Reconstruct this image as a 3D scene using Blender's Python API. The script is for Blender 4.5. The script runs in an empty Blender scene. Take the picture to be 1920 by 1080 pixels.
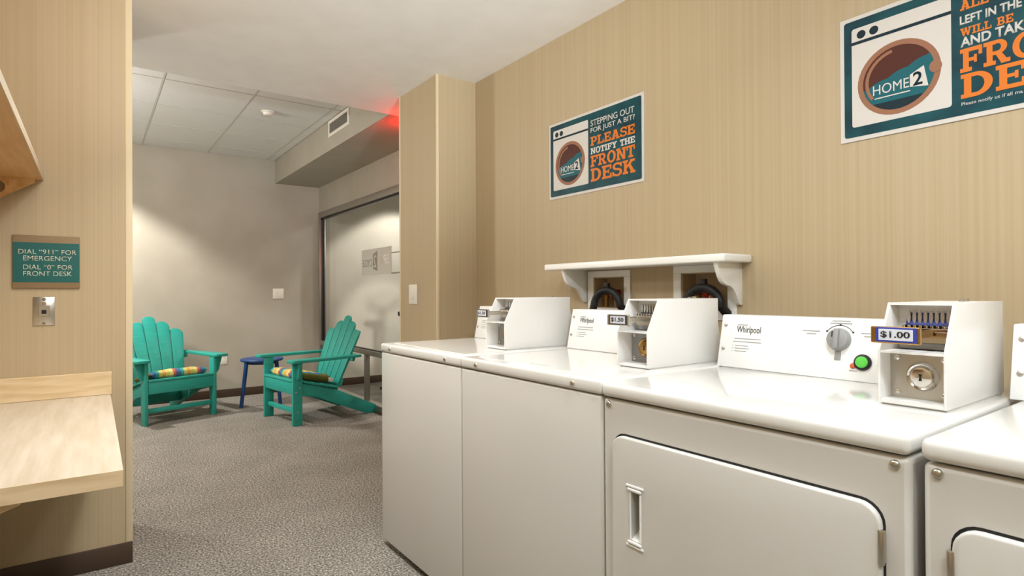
import bpy, bmesh, math, random
from mathutils import Vector, Matrix
random.seed(7)
sc = bpy.context.scene
COL = sc.collection
PI = math.pi

# ------------------------------------------------------------------ camera
cam_d = bpy.data.cameras.new('camera')
cam_d.sensor_width = 36.0
cam_d.lens = 36.0 * 1088.42 / 1920.0
cam_d.clip_start = 0.02
cam = bpy.data.objects.new('camera', cam_d)
COL.objects.link(cam)
yaw, pit, rol = [math.radians(a) for a in (35.7948, 0.3554, -0.3166)]
F = Vector((math.sin(yaw) * math.cos(pit), math.cos(yaw) * math.cos(pit), math.sin(pit)))
R = Vector((math.cos(yaw), -math.sin(yaw), 0))
U = R.cross(F)
R2 = R * math.cos(rol) + U * math.sin(rol)
U2 = U * math.cos(rol) - R * math.sin(rol)
M = Matrix((R2, U2, -F)).transposed().to_4x4()
M.translation = Vector((0, 0, 1.1852))
cam.matrix_world = M
sc.camera = cam

# ------------------------------------------------------------------ view, world, lamps
vs = sc.view_settings
sc.display_settings.display_device = 'sRGB'
vs.view_transform = 'Standard'
vs.look = 'None'
vs.gamma = 1
vs.use_curve_mapping = False
vs.exposure = 0.5
w = bpy.data.worlds.new('world')
sc.world = w
w.use_nodes = True
w.node_tree.nodes['Background'].inputs[0].default_value = (1.0, 0.93, 0.82, 1)
w.node_tree.nodes['Background'].inputs[1].default_value = 0.05


def area(name, loc, size, power, color, target=None, size_y=None, spread=180):
    d = bpy.data.lights.new(name, 'AREA')
    d.shape = 'DISK' if size_y is None else 'RECTANGLE'
    d.size = size
    if size_y:
        d.size_y = size_y
    d.energy = power
    d.color = color
    d.spread = math.radians(spread)
    o = bpy.data.objects.new(name, d)
    COL.objects.link(o)
    o.location = loc
    if target is not None:
        o.rotation_euler = (Vector(target) - Vector(loc)).to_track_quat('-Z', 'Y').to_euler()
    return o


def spot(name, loc, target, power, angle, blend, color, radius=0.05):
    d = bpy.data.lights.new(name, 'SPOT')
    d.energy = power
    d.spot_size = math.radians(angle)
    d.spot_blend = blend
    d.color = color
    d.shadow_soft_size = radius
    o = bpy.data.objects.new(name, d)
    COL.objects.link(o)
    o.location = loc
    o.rotation_euler = (Vector(target) - Vector(loc)).to_track_quat('-Z', 'Y').to_euler()
    return o


SOFT = (0.98, 0.99, 1.0)
WARM = (1.0, 0.86, 0.62)
COOL = (0.87, 0.96, 1.06)
NEUT = (1.0, 0.98, 0.95)


def point_fill(name, loc, power, color, radius):
    d = bpy.data.lights.new(name, 'POINT')
    d.energy = power
    d.color = color
    d.shadow_soft_size = radius
    o = bpy.data.objects.new(name, d)
    COL.objects.link(o)
    o.location = loc
    return o


area('ceiling_downlight', (0.48, 2.20, 2.48), 0.20, 10.5, SOFT, spread=105)
area('ceiling_downlight', (0.92, 0.55, 2.48), 0.22, 5.5, COOL, spread=140)
area('ceiling_downlight', (0.92, -0.80, 2.48), 0.22, 9, COOL, spread=140)
point_fill('near_room_fill_light', (0.10, 2.1, 2.40), 4.0, WARM, 0.06)  # added warm fill without a fixture, tints the upper walls ochre
point_fill('near_room_fill_light', (0.30, 1.30, 2.26), 11, COOL, 0.12)  # added fill without a fixture, brightens the near ceiling
point_fill('near_room_fill_light', (0.35, -0.3, 2.22), 31, COOL, 0.12)  # added fill behind the camera for ceiling and machine fronts
spot('ceiling_fill_spot', (0.45, -1.75, 1.15), (1.05, 2.4, 2.49), 430, 38, 1.0, COOL, 0.10)  # unseen spot added behind the camera to brighten the near ceiling
spot('far_room_downlight', (-0.25, 6.55, 2.74), (-0.25, 6.75, 0), 185, 112, 0.35, NEUT, 0.06)
point_fill('far_room_fill_light', (-0.9, 5.0, 2.30), 66, NEUT, 0.15)  # added fill without a fixture, brightens the tile ceiling and far walls
spot('spin_room_downlight', (3.35, 6.55, 2.72), (3.3, 7.1, 0), 75, 95, 0.3, NEUT, 0.05)
spot('spin_room_shadow_fill', (3.20, 3.9, 1.38), (3.12, 7.28, 0.76), 130, 20, 0.10, NEUT, 0.09)  # unseen low source added to throw the light arc and bike shadow
area('spin_room_lamp_light', (3.6, 5.0, 2.72), 0.5, 22, NEUT)


# ------------------------------------------------------------------ materials
def lin(c):
    return tuple(((v / 255) / 12.92 if v / 255 <= 0.04045 else ((v / 255 + 0.055) / 1.055) ** 2.4) for v in c)


def mat(name, rgb, rough=0.5, metal=0.0, spec=0.5, coat=0.0, emit=None, estr=0.0):
    m = bpy.data.materials.new(name)
    m.use_nodes = True
    b = m.node_tree.nodes['Principled BSDF']
    b.inputs['Base Color'].default_value = (*lin(rgb), 1)
    b.inputs['Roughness'].default_value = rough
    b.inputs['Metallic'].default_value = metal
    b.inputs['Specular IOR Level'].default_value = spec
    b.inputs['Coat Weight'].default_value = coat
    if emit:
        b.inputs['Emission Color'].default_value = (*lin(emit), 1)
        b.inputs['Emission Strength'].default_value = estr
    return m


def noisy(m, ca, cb, scale, stretch=(1, 1, 1), detail=4, bump=0.0, lo=0.35, hi=0.65, bump_scale=None):
    nt = m.node_tree
    b = nt.nodes['Principled BSDF']
    tc = nt.nodes.new('ShaderNodeTexCoord')
    mp = nt.nodes.new('ShaderNodeMapping')
    mp.inputs['Scale'].default_value = stretch
    nz = nt.nodes.new('ShaderNodeTexNoise')
    nz.inputs['Scale'].default_value = scale
    nz.inputs['Detail'].default_value = detail
    cr = nt.nodes.new('ShaderNodeValToRGB')
    cr.color_ramp.elements[0].position = lo
    cr.color_ramp.elements[1].position = hi
    cr.color_ramp.elements[0].color = (*lin(ca), 1)
    cr.color_ramp.elements[1].color = (*lin(cb), 1)
    nt.links.new(tc.outputs['Object'], mp.inputs[0])
    nt.links.new(mp.outputs[0], nz.inputs[0])
    nt.links.new(nz.outputs[0], cr.inputs[0])
    nt.links.new(cr.outputs[0], b.inputs['Base Color'])
    if bump:
        bp = nt.nodes.new('ShaderNodeBump')
        bp.inputs['Strength'].default_value = bump
        bp.inputs['Distance'].default_value = 0.003
        nt.links.new(nz.outputs[0], bp.inputs['Height'])
        nt.links.new(bp.outputs[0], b.inputs['Normal'])
    return m


M_ = {}
M_['paper'] = noisy(mat('striped_wallpaper', (185, 164, 130), 0.5, spec=0.4), (182, 161, 126), (188, 168, 135), 1.0,
                    (90, 90, 0.15), 3, 0.02)
M_['paint'] = noisy(mat('greige_paint', (174, 166, 149), 0.7), (171, 163, 146), (178, 170, 154), 3, detail=3)
M_['paint2'] = noisy(mat('grey_paint', (192, 184, 168), 0.7), (189, 181, 165), (196, 188, 173), 3, detail=3)
M_['ceil'] = noisy(mat('ceiling_paint', (243, 240, 232), 0.8), (241, 238, 230), (245, 242, 235), 6, detail=2)
M_['tile'] = noisy(mat('acoustic_tile', (230, 228, 224), 0.9), (222, 220, 216), (235, 233, 229), 220, detail=2, bump=0.15)
M_['tee'] = mat('ceiling_grid_tee', (204, 200, 194), 0.6)
M_['base'] = mat('dark_brown_baseboard', (70, 52, 38), 0.45)
M_['strip'] = mat('corner_guard_vinyl', (219, 200, 164), 0.5)
M_['enamel'] = mat('white_enamel', (222, 219, 212), 0.16, spec=0.55, coat=0.3)
M_['cab'] = mat('almond_white_cabinet_enamel', (208, 204, 196), 0.22, spec=0.5, coat=0.2)
M_['console'] = mat('console_plastic', (238, 236, 231), 0.35)
M_['boxpaint'] = mat('coin_box_white_paint', (236, 233, 228), 0.3)
M_['steel'] = mat('brushed_steel', (196, 190, 178), 0.3, 1.0)
M_['chrome'] = mat('chrome', (215, 210, 202), 0.12, 1.0)
M_['brass'] = mat('brass', (178, 140, 82), 0.3, 1.0)
M_['dark'] = mat('black_rubber', (18, 17, 17), 0.5)
M_['black'] = mat('black_plastic', (22, 22, 24), 0.35)
M_['grey'] = mat('grey_plastic', (150, 148, 146), 0.4)
M_['greyp'] = mat('grey_print', (160, 157, 152), 0.6)
M_['ink'] = mat('dark_print', (58, 56, 54), 0.6)
M_['green'] = mat('green_button', (88, 186, 70), 0.25, emit=(88, 190, 70), estr=0.15)
M_['orange_lamp'] = mat('orange_indicator', (205, 96, 52), 0.3)
M_['blue'] = mat('blue_plate', (48, 62, 150), 0.35)
M_['slot'] = mat('coin_slot_silver', (205, 203, 200), 0.25, 0.6)
M_['tag'] = mat('price_tag_pale', (205, 206, 212), 0.4)
M_['shelfwhite'] = mat('white_gloss_paint', (240, 237, 230), 0.3)
M_['red'] = mat('red_valve', (168, 36, 28), 0.35)
M_['teal_poster'] = noisy(mat('poster_teal', (12, 66, 74), 0.45, spec=0.2), (6, 46, 58), (16, 80, 84), 9, detail=3, lo=0.3, hi=0.7)
M_['poster_white'] = mat('poster_white', (212, 205, 196), 0.45, spec=0.2)
M_['poster_orange'] = mat('poster_orange', (218, 118, 36), 0.45, spec=0.2)
M_['poster_tan'] = mat('poster_tan', (152, 104, 76), 0.45, spec=0.2)
M_['poster_brown'] = mat('poster_brown', (78, 32, 14), 0.45, spec=0.2)
M_['poster_water'] = mat('poster_water', (14, 92, 100), 0.45, spec=0.2)
M_['poster_dark'] = mat('poster_dark_teal', (8, 36, 44), 0.45, spec=0.2)
M_['sign_teal'] = mat('sign_teal', (17, 92, 86), 0.4)
M_['bronze'] = mat('sign_bronze', (148, 124, 92), 0.35, 0.6)
M_['sign_text'] = mat('sign_silver_lettering', (212, 206, 186), 0.4)
M_['maple'] = noisy(mat('maple_laminate', (222, 194, 152), 0.4), (212, 182, 138), (228, 203, 163), 1.0, (6, 60, 60), 4)
M_['maple_top'] = noisy(mat('maple_laminate_top', (204, 190, 168), 0.34), (195, 180, 156), (209, 196, 176), 1.0, (50, 4, 50), 4)
M_['maple_shelf'] = noisy(mat('maple_shelf', (218, 172, 116), 0.4), (208, 160, 104), (226, 184, 130), 1.0, (40, 3, 40), 4)
M_['teal'] = noisy(mat('turquoise_polywood', (43, 160, 146), 0.42), (40, 156, 142), (46, 164, 150), 8, (1, 1, 6), 3, 0.0)
M_['bluetable'] = mat('navy_blue_paint', (20, 66, 124), 0.4)
M_['olive'] = mat('olive_green_fabric', (104, 100, 40), 0.9)
M_['white_cloth'] = mat('white_cloth', (228, 226, 220), 0.8)
M_['alu'] = mat('anodised_aluminium', (168, 162, 152), 0.35, 0.7)
M_['plate'] = mat('white_switch_plastic', (236, 230, 216), 0.35)
M_['floor_tile'] = noisy(mat('dark_stone_tile', (88, 80, 70), 0.4), (76, 70, 62), (100, 92, 82), 5, detail=5)
M_['frost'] = mat('frosted_film', (206, 203, 192), 0.7)
M_['frost_text'] = mat('frosted_film_lettering', (150, 145, 132), 0.7)
M_['pale_text'] = mat('pale_film_lettering', (242, 240, 234), 0.6)
M_['red_glow'] = mat('red_lens', (230, 30, 20), 0.4, emit=(255, 22, 10), estr=32)

# carpet: fine speckle over slow mottling
m = mat('grey_loop_carpet', (112, 106, 98), 0.95, spec=0.1)
nt = m.node_tree
b = nt.nodes['Principled BSDF']
tc = nt.nodes.new('ShaderNodeTexCoord')
n1 = nt.nodes.new('ShaderNodeTexNoise'); n1.inputs['Scale'].default_value = 105; n1.inputs['Detail'].default_value = 5
n1.inputs['Roughness'].default_value = 0.7
n2 = nt.nodes.new('ShaderNodeTexNoise'); n2.inputs['Scale'].default_value = 3.0; n2.inputs['Detail'].default_value = 4
r1 = nt.nodes.new('ShaderNodeValToRGB')
r1.color_ramp.elements[0].position = 0.36; r1.color_ramp.elements[0].color = (*lin((66, 61, 55)), 1)
r1.color_ramp.elements[1].position = 0.66; r1.color_ramp.elements[1].color = (*lin((208, 201, 189)), 1)
e = r1.color_ramp.elements.new(0.5); e.color = (*lin((134, 127, 117)), 1)
r2 = nt.nodes.new('ShaderNodeValToRGB')
r2.color_ramp.elements[0].position = 0.3; r2.color_ramp.elements[0].color = (0.82, 0.82, 0.82, 1)
r2.color_ramp.elements[1].position = 0.7; r2.color_ramp.elements[1].color = (1, 1, 1, 1)
mx = nt.nodes.new('ShaderNodeMix'); mx.data_type = 'RGBA'; mx.blend_type = 'MULTIPLY'; mx.inputs[0].default_value = 1
bp = nt.nodes.new('ShaderNodeBump'); bp.inputs['Strength'].default_value = 0.5; bp.inputs['Distance'].default_value = 0.004
nt.links.new(tc.outputs['Object'], n1.inputs[0]); nt.links.new(tc.outputs['Object'], n2.inputs[0])
nt.links.new(n1.outputs[0], r1.inputs[0]); nt.links.new(n2.outputs[0], r2.inputs[0])
nt.links.new(r1.outputs[0], mx.inputs[6]); nt.links.new(r2.outputs[0], mx.inputs[7])
nt.links.new(mx.outputs[2], b.inputs['Base Color'])
nt.links.new(n1.outputs[0], bp.inputs['Height']); nt.links.new(bp.outputs[0], b.inputs['Normal'])
M_['carpet'] = m

# plaid fabric: coloured bands across x, thin crossing lines along y/z
m = mat('plaid_fabric', (200, 180, 80), 0.9)
nt = m.node_tree
b = nt.nodes['Principled BSDF']
tc = nt.nodes.new('ShaderNodeTexCoord')
sx = nt.nodes.new('ShaderNodeSeparateXYZ')
ma = nt.nodes.new('ShaderNodeMath'); ma.operation = 'MULTIPLY_ADD'; ma.inputs[1].default_value = 4.6; ma.inputs[2].default_value = 2.6
fr = nt.nodes.new('ShaderNodeMath'); fr.operation = 'FRACT'
cr = nt.nodes.new('ShaderNodeValToRGB'); cr.color_ramp.interpolation = 'CONSTANT'
bands = [(0.0, (214, 196, 92)), (0.16, (226, 214, 130)), (0.30, (202, 96, 60)), (0.40, (120, 72, 120)), (0.48, (44, 110, 150)),
         (0.62, (60, 160, 150)), (0.74, (196, 200, 96)), (0.88, (226, 150, 70))]
cr.color_ramp.elements[0].position = 0; cr.color_ramp.elements[0].color = (*lin(bands[0][1]), 1)
cr.color_ramp.elements[1].position = bands[1][0]; cr.color_ramp.elements[1].color = (*lin(bands[1][1]), 1)
for p_, c_ in bands[2:]:
    e = cr.color_ramp.elements.new(p_); e.color = (*lin(c_), 1)
ad = nt.nodes.new('ShaderNodeMath'); ad.operation = 'ADD'
mb = nt.nodes.new('ShaderNodeMath'); mb.operation = 'MULTIPLY'; mb.inputs[1].default_value = 28
fb = nt.nodes.new('ShaderNodeMath'); fb.operation = 'FRACT'
gt = nt.nodes.new('ShaderNodeMath'); gt.operation = 'GREATER_THAN'; gt.inputs[1].default_value = 0.72
mf = nt.nodes.new('ShaderNodeMath'); mf.operation = 'MULTIPLY'; mf.inputs[1].default_value = 0.45
mx = nt.nodes.new('ShaderNodeMix'); mx.data_type = 'RGBA'
mx.inputs[7].default_value = (*lin((60, 130, 140)), 1)
nt.links.new(tc.outputs['Object'], sx.inputs[0])
nt.links.new(sx.outputs[0], ma.inputs[0]); nt.links.new(ma.outputs[0], fr.inputs[0]); nt.links.new(fr.outputs[0], cr.inputs[0])
nt.links.new(sx.outputs[1], ad.inputs[0]); nt.links.new(sx.outputs[2], ad.inputs[1]); nt.links.new(ad.outputs[0], mb.inputs[0])
nt.links.new(mb.outputs[0], fb.inputs[0]); nt.links.new(fb.outputs[0], gt.inputs[0]); nt.links.new(gt.outputs[0], mf.inputs[0])
nt.links.new(mf.outputs[0], mx.inputs[0]); nt.links.new(cr.outputs[0], mx.inputs[6]); nt.links.new(mx.outputs[2], b.inputs['Base Color'])
M_['plaid'] = m

# clear window glass: mostly transmits, faint mirror
m = bpy.data.materials.new('window_glass')
m.use_nodes = True
nt = m.node_tree
nt.nodes.clear()
o_ = nt.nodes.new('ShaderNodeOutputMaterial')
t_ = nt.nodes.new('ShaderNodeBsdfTransparent'); t_.inputs[0].default_value = (0.95, 0.96, 0.95, 1)
g_ = nt.nodes.new('ShaderNodeBsdfGlossy'); g_.inputs['Roughness'].default_value = 0.02
x_ = nt.nodes.new('ShaderNodeMixShader')
x_.inputs[0].default_value = 0.03
nt.links.new(t_.outputs[0], x_.inputs[1]); nt.links.new(g_.outputs[0], x_.inputs[2])
nt.links.new(x_.outputs[0], o_.inputs[0])
M_['glass'] = m


# ------------------------------------------------------------------ mesh helpers
class MB:
    def __init__(self):
        self.bm = bmesh.new()

    def _merge(self, t, mi):
        for f in t.faces:
            f.material_index = mi
        me = bpy.data.meshes.new('tmp')
        t.to_mesh(me)
        t.free()
        self.bm.from_mesh(me)
        bpy.data.meshes.remove(me)
        return self

    def box(self, x0, x1, y0, y1, z0, z1, bev=0.0, seg=2, mi=0, mtx=None):
        t = bmesh.new()
        bmesh.ops.create_cube(t, size=1)
        for v in t.verts:
            v.co = Vector(((x0 + x1) / 2 + v.co.x * (x1 - x0), (y0 + y1) / 2 + v.co.y * (y1 - y0), (z0 + z1) / 2 + v.co.z * (z1 - z0)))
        bmesh.ops.recalc_face_normals(t, faces=t.faces)
        if bev:
            bmesh.ops.bevel(t, geom=list(t.edges), offset=bev, segments=seg, profile=0.5, affect='EDGES', clamp_overlap=True)
        if mtx:
            bmesh.ops.transform(t, matrix=mtx, verts=t.verts)
        return self._merge(t, mi)

    def prism(self, pts, axis, a0, a1, bev=0.0, seg=2, mi=0, mtx=None):
        """polygon given in the plane normal to axis ('x': (y,z); 'y': (x,z); 'z': (x,y))"""
        def p3(p, a):
            return {'x': (a, p[0], p[1]), 'y': (p[0], a, p[1]), 'z': (p[0], p[1], a)}[axis]
        t = bmesh.new()
        A = [t.verts.new(p3(p, a0)) for p in pts]
        B = [t.verts.new(p3(p, a1)) for p in pts]
        t.faces.new(A)
        t.faces.new(B[::-1])
        n = len(pts)
        for i in range(n):
            t.faces.new((A[i], B[i], B[(i + 1) % n], A[(i + 1) % n]))
        bmesh.ops.recalc_face_normals(t, faces=t.faces)
        if bev:
            bmesh.ops.bevel(t, geom=list(t.edges), offset=bev, segments=seg, profile=0.5, affect='EDGES', clamp_overlap=True)
        if mtx:
            bmesh.ops.transform(t, matrix=mtx, verts=t.verts)
        return self._merge(t, mi)

    def cyl(self, p0, p1, r0, r1=None, seg=20, mi=0, bev=0.0):
        r1 = r0 if r1 is None else r1
        p0, p1 = Vector(p0), Vector(p1)
        t = bmesh.new()
        bmesh.ops.create_cone(t, cap_ends=True, segments=seg, radius1=r0, radius2=r1, depth=(p1 - p0).length)
        if bev:
            es = [e for e in t.edges if len(e.link_faces) == 2 and any(len(f.verts) > 4 for f in e.link_faces)]
            bmesh.ops.bevel(t, geom=es, offset=bev, segments=2, profile=0.5, affect='EDGES', clamp_overlap=True)
        q = Vector((0, 0, 1)).rotation_difference((p1 - p0).normalized()).to_matrix().to_4x4()
        q.translation = (p0 + p1) / 2
        bmesh.ops.transform(t, matrix=q, verts=t.verts)
        return self._merge(t, mi)

    def lathe(self, prof, origin, axis, seg=28, mi=0):
        """prof: list of (radius, height) along axis from origin"""
        t = bmesh.new()
        rings = []
        for r, h in prof:
            rings.append([t.verts.new((max(r, 1e-5) * math.cos(2 * PI * i / seg), max(r, 1e-5) * math.sin(2 * PI * i / seg), h)) for i in range(seg)])
        for a, b2 in zip(rings, rings[1:]):
            for i in range(seg):
                t.faces.new((a[i], a[(i + 1) % seg], b2[(i + 1) % seg], b2[i]))
        t.faces.new(rings[0][::-1])
        t.faces.new(rings[-1])
        bmesh.ops.recalc_face_normals(t, faces=t.faces)
        q = Vector((0, 0, 1)).rotation_difference(Vector(axis).normalized()).to_matrix().to_4x4()
        q.translation = Vector(origin)
        bmesh.ops.transform(t, matrix=q, verts=t.verts)
        return self._merge(t, mi)

    def tube(self, pts, r, seg=14, mi=0, up=None):
        pts = [Vector(p) for p in pts]
        t = bmesh.new()
        rings = []
        n0 = None
        for i, p in enumerate(pts):
            d = (pts[min(i + 1, len(pts) - 1)] - pts[max(i - 1, 0)]).normalized()
            if n0 is None:
                n0 = d.orthogonal().normalized()
            n0 = (n0 - d * n0.dot(d)).normalized()
            b2 = d.cross(n0)
            rr = r[i] if isinstance(r, (list, tuple)) else r
            rings.append([t.verts.new(p + n0 * rr * math.cos(2 * PI * k / seg) + b2 * rr * math.sin(2 * PI * k / seg)) for k in range(seg)])
        for a, c in zip(rings, rings[1:]):
            for k in range(seg):
                t.faces.new((a[k], a[(k + 1) % seg], c[(k + 1) % seg], c[k]))
        t.faces.new(rings[0][::-1])
        t.faces.new(rings[-1])
        bmesh.ops.recalc_face_normals(t, faces=t.faces)
        return self._merge(t, mi)

    def build(self, name, mats, parent=None, smooth=35, loc=None):
        me = bpy.data.meshes.new(name)
        self.bm.to_mesh(me)
        self.bm.free()
        for mm in (mats if isinstance(mats, (list, tuple)) else [mats]):
            me.materials.append(M_[mm] if isinstance(mm, str) else mm)
        if smooth:
            me.shade_smooth()
            me.set_sharp_from_angle(angle=math.radians(smooth))
        o = bpy.data.objects.new(name, me)
        COL.objects.link(o)
        if parent:
            o.parent = parent
        if loc:
            o.location = loc
        return o


def tag(o, label, cat, group=None):
    o['label'] = label
    o['category'] = cat
    if group:
        o['group'] = group
    return o


def thing(name, loc, label, cat, group=None, rz=0.0):
    o = bpy.data.objects.new(name, None)
    o.empty_display_size = 0.1
    COL.objects.link(o)
    o.location = loc
    o.rotation_euler = (0, 0, rz)
    return tag(o, label, cat, group)


def struct(o):
    o['kind'] = 'structure'
    return o


def rrect(x0, x1, y0, y1, r, n=6):
    pts = []
    for cx, cy, a0 in ((x1 - r, y1 - r, 0), (x0 + r, y1 - r, PI / 2), (x0 + r, y0 + r, PI), (x1 - r, y0 + r, 1.5 * PI)):
        for i in range(n + 1):
            a = a0 + PI / 2 * i / n
            pts.append((cx + r * math.cos(a), cy + r * math.sin(a)))
    return pts


def frame_mtx(origin, xd, yd):
    """local (x right, y up, z out) -> parent space"""
    xd, yd = Vector(xd).normalized(), Vector(yd).normalized()
    m4 = Matrix((xd, yd, xd.cross(yd))).transposed().to_4x4()
    m4.translation = Vector(origin)
    return m4


def text_part(name, s, mtx, x0, y0, width, height, depth, material, parent, z=0.0, bold=0.0, mirror=False):
    """lettering fitted into the box (x0,y0,width,height) of the frame mtx"""
    cu = bpy.data.curves.new('tmp_text', 'FONT')
    cu.body = s
    cu.size = 1
    cu.offset = bold
    cu.resolution_u = 4
    to = bpy.data.objects.new('tmp_text', cu)
    COL.objects.link(to)
    dg = bpy.context.evaluated_depsgraph_get()
    me = bpy.data.meshes.new_from_object(to.evaluated_get(dg))
    bpy.data.objects.remove(to)
    bpy.data.curves.remove(cu)
    xs = [v.co.x for v in me.vertices]
    ys = [v.co.y for v in me.vertices]
    ax, ay, bx, by = min(xs), min(ys), max(xs), max(ys)
    bm = bmesh.new()
    bm.from_mesh(me)
    bpy.data.meshes.remove(me)
    for v in bm.verts:
        fx = (v.co.x - ax) / (bx - ax)
        if mirror:
            fx = 1 - fx
        v.co = Vector((x0 + fx * width, y0 + (v.co.y - ay) / (by - ay) * height, z))
    ret = bmesh.ops.extrude_face_region(bm, geom=list(bm.faces))
    for g in ret['geom']:
        if isinstance(g, bmesh.types.BMVert):
            g.co.z += depth
    bmesh.ops.recalc_face_normals(bm, faces=bm.faces)
    bm.transform(mtx)
    k = MB()
    k.bm.free()
    k.bm = bm
    return k.build(name, material, parent, smooth=0)


# slab-serif capitals made of bars, ribbons and bowls (cap height 1)
S_, H_, T_ = 0.23, 0.17, 0.09


def ribbon(pts, wd):
    out = []
    for (xa, ya), (xb, yb) in zip(pts, pts[1:]):
        d = Vector((xb - xa, yb - ya))
        L = d.length
        if L < 1e-6:
            continue
        d /= L
        n = Vector((-d.y, d.x)) * wd / 2
        out.append([(xa + n.x, ya + n.y), (xa - n.x, ya - n.y), (xb - n.x, yb - n.y), (xb + n.x, yb + n.y)])
    return out


def rect(a, b2, c, d):
    return [(a, c), (b2, c), (b2, d), (a, d)]


def ringarc(cx, cy, rx, ry, wx, wy, a0, a1, n=14):
    out = []
    for i in range(n):
        p, q = a0 + (a1 - a0) * i / n, a0 + (a1 - a0) * (i + 1) / n
        out.append([(cx + rx * math.cos(p), cy + ry * math.sin(p)), (cx + rx * math.cos(q), cy + ry * math.sin(q)),
                    (cx + (rx - wx) * math.cos(q), cy + (ry - wy) * math.sin(q)), (cx + (rx - wx) * math.cos(p), cy + (ry - wy) * math.sin(p))])
    return out


def stem(x, both=True, top=True, bot=True, e=0.1):
    o = [rect(x, x + S_, 0, 1)]
    if top:
        o.append(rect(x - e, x + S_ + e, 1 - H_, 1))
    if bot:
        o.append(rect(x - e, x + S_ + e, 0, H_))
    return o


GL = {
    'E': (0.88, lambda: stem(.1) + [rect(0, .84, 1 - H_, 1), rect(.72, .86, .66, 1), rect(0, .86, 0, H_), rect(.74, .88, 0, .36), rect(.3, .62, .44, .58), rect(.55, .65, .36, .66)]),
    'F': (0.86, lambda: stem(.1, e=.12) + [rect(0, .84, 1 - H_, 1), rect(.72, .86, .62, 1), rect(.3, .6, .42, .57), rect(.54, .65, .33, .66)]),
    'L': (0.84, lambda: stem(.1, e=.12) + [rect(0, .82, 0, H_), rect(.7, .84, 0, .4)]),
    'T': (0.9, lambda: stem(.335, e=.14) + [rect(0, .9, 1 - H_, 1), rect(0, .13, .62, 1), rect(.77, .9, .62, 1)]),
    'I': (0.5, lambda: stem(.135, e=.13)),
    'H': (1.05, lambda: stem(.1) + stem(.72) + [rect(.3, .75, .42, .58)]),
    'N': (1.08, lambda: stem(.1, top=True) + stem(.76, bot=False, e=.12) + [[(.1, 1), (.36, 1), (.98, 0), (.74, 0)]]),
    'P': (0.9, lambda: stem(.1, e=.12) + [rect(.25, .52, 1 - .15, 1), rect(.25, .52, .38, .53)] + ringarc(.52, .69, .36, .31, S_, .15, -PI / 2, PI / 2)),
    'R': (1.0, lambda: stem(.1, e=.12) + [rect(.25, .52, 1 - .15, 1), rect(.25, .52, .4, .55)] + ringarc(.52, .7, .36, .3, S_, .15, -PI / 2, PI / 2) + [[(.42, .46), (.66, .46), (.9, .1), (.66, 0)], rect(.64, .99, 0, H_)]),
    'B': (0.92, lambda: stem(.1, e=.1) + [rect(.25, .52, .85, 1), rect(.25, .52, .44, .58), rect(.25, .52, 0, .15)] + ringarc(.52, .735, .33, .265, S_, .14, -PI / 2, PI / 2) + ringarc(.52, .28, .38, .28, S_, .14, -PI / 2, PI / 2)),
    'D': (1.0, lambda: stem(.1, e=.1) + [rect(.25, .45, .84, 1), rect(.25, .45, 0, .16)] + ringarc(.45, .5, .53, .5, S_ + .02, .16, -PI / 2, PI / 2, 18)),
    'O': (1.0, lambda: ringarc(.5, .5, .5, .53, S_ + .02, .17, 0, 2 * PI, 30)),
    'A': (1.06, lambda: [[(.1, .05), (.34, .05), (.66, 1), (.4, 1)], [(.72, .05), (.98, .05), (.68, 1), (.42, 1)], rect(.3, .8, .24, .38), rect(0, .44, 0, H_), rect(.6, 1.06, 0, H_), rect(.3, .6, 1 - H_, 1)]),
    'K': (1.04, lambda: stem(.1, e=.11) + [[(.3, .36), (.3, .6), (.72, .95), (.98, .95)], [(.44, .6), (.62, .74), (1.0, .08), (.72, .08)], rect(.6, 1.0, 1 - H_, 1), rect(.64, 1.05, 0, H_)]),
    'S': (0.86, lambda: ringarc(.43, .73, .4, .29, S_ - .02, .15, .1 * PI, 1.5 * PI) + ringarc(.43, .29, .43, .31, S_ - .02, .16, -.9 * PI, .5 * PI) + [rect(.7, .84, .66, .98), rect(0, .14, .04, .36)]),
    'Y': (1.04, lambda: [[(.1, .95), (.38, .95), (.64, .4), (.42, .4)], [(.66, .95), (.92, .95), (.62, .4), (.46, .4)], rect(.405, .635, 0, .5), rect(.28, .76, 0, H_), rect(0, .44, 1 - H_, 1), rect(.6, 1.04, 1 - H_, 1)]),
    'W': (1.4, lambda: [[(.08, .95), (.34, .95), (.52, 0), (.32, 0)], [(.3, 0), (.52, 0), (.8, .95), (.6, .95)], [(.6, .95), (.8, .95), (1.04, 0), (.84, 0)], [(.84, 0), (1.06, 0), (1.3, .95), (1.1, .95)], rect(0, .44, 1 - H_, 1), rect(1.0, 1.4, 1 - H_, 1), rect(.54, .86, 1 - H_, 1)]),
    ' ': (0.5, lambda: []),
}


def slab_part(name, s, mtx, x0, y0, width, height, depth, material, parent, z=0.0):
    gap = 0.07
    tot = sum(GL[c][0] + gap for c in s) - gap
    k = MB()
    cx = 0.0
    cnt = 0
    for c in s:
        for poly in GL[c][1]():
            pts = [(x0 + (cx + px) / tot * width, y0 + py * height) for px, py in poly]
            cnt += 1
            k.prism(pts, 'z', z, z + depth + cnt * .000012, mtx=mtx)
        cx += GL[c][0] + gap
    return k.build(name, material, parent, smooth=0)


# ------------------------------------------------------------------ room shell
XW, ZC, XF = 1.943, 2.4931, 1.0986
YF, YF2 = 3.078, 3.598          # dividing wall, near and far face
XJ = 0.139                      # its free edge
XP = 1.669                      # pier face
YCE = 3.978                     # end of the near ceiling
XS, XR = 1.7628, 2.2832         # soffit face, glazed wall
YFAR, ZA = 7.282, 2.7684
XLN, XLF = -0.56, -2.7          # left walls of the near / far room
YB = -1.9
XB2 = 4.9

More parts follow.
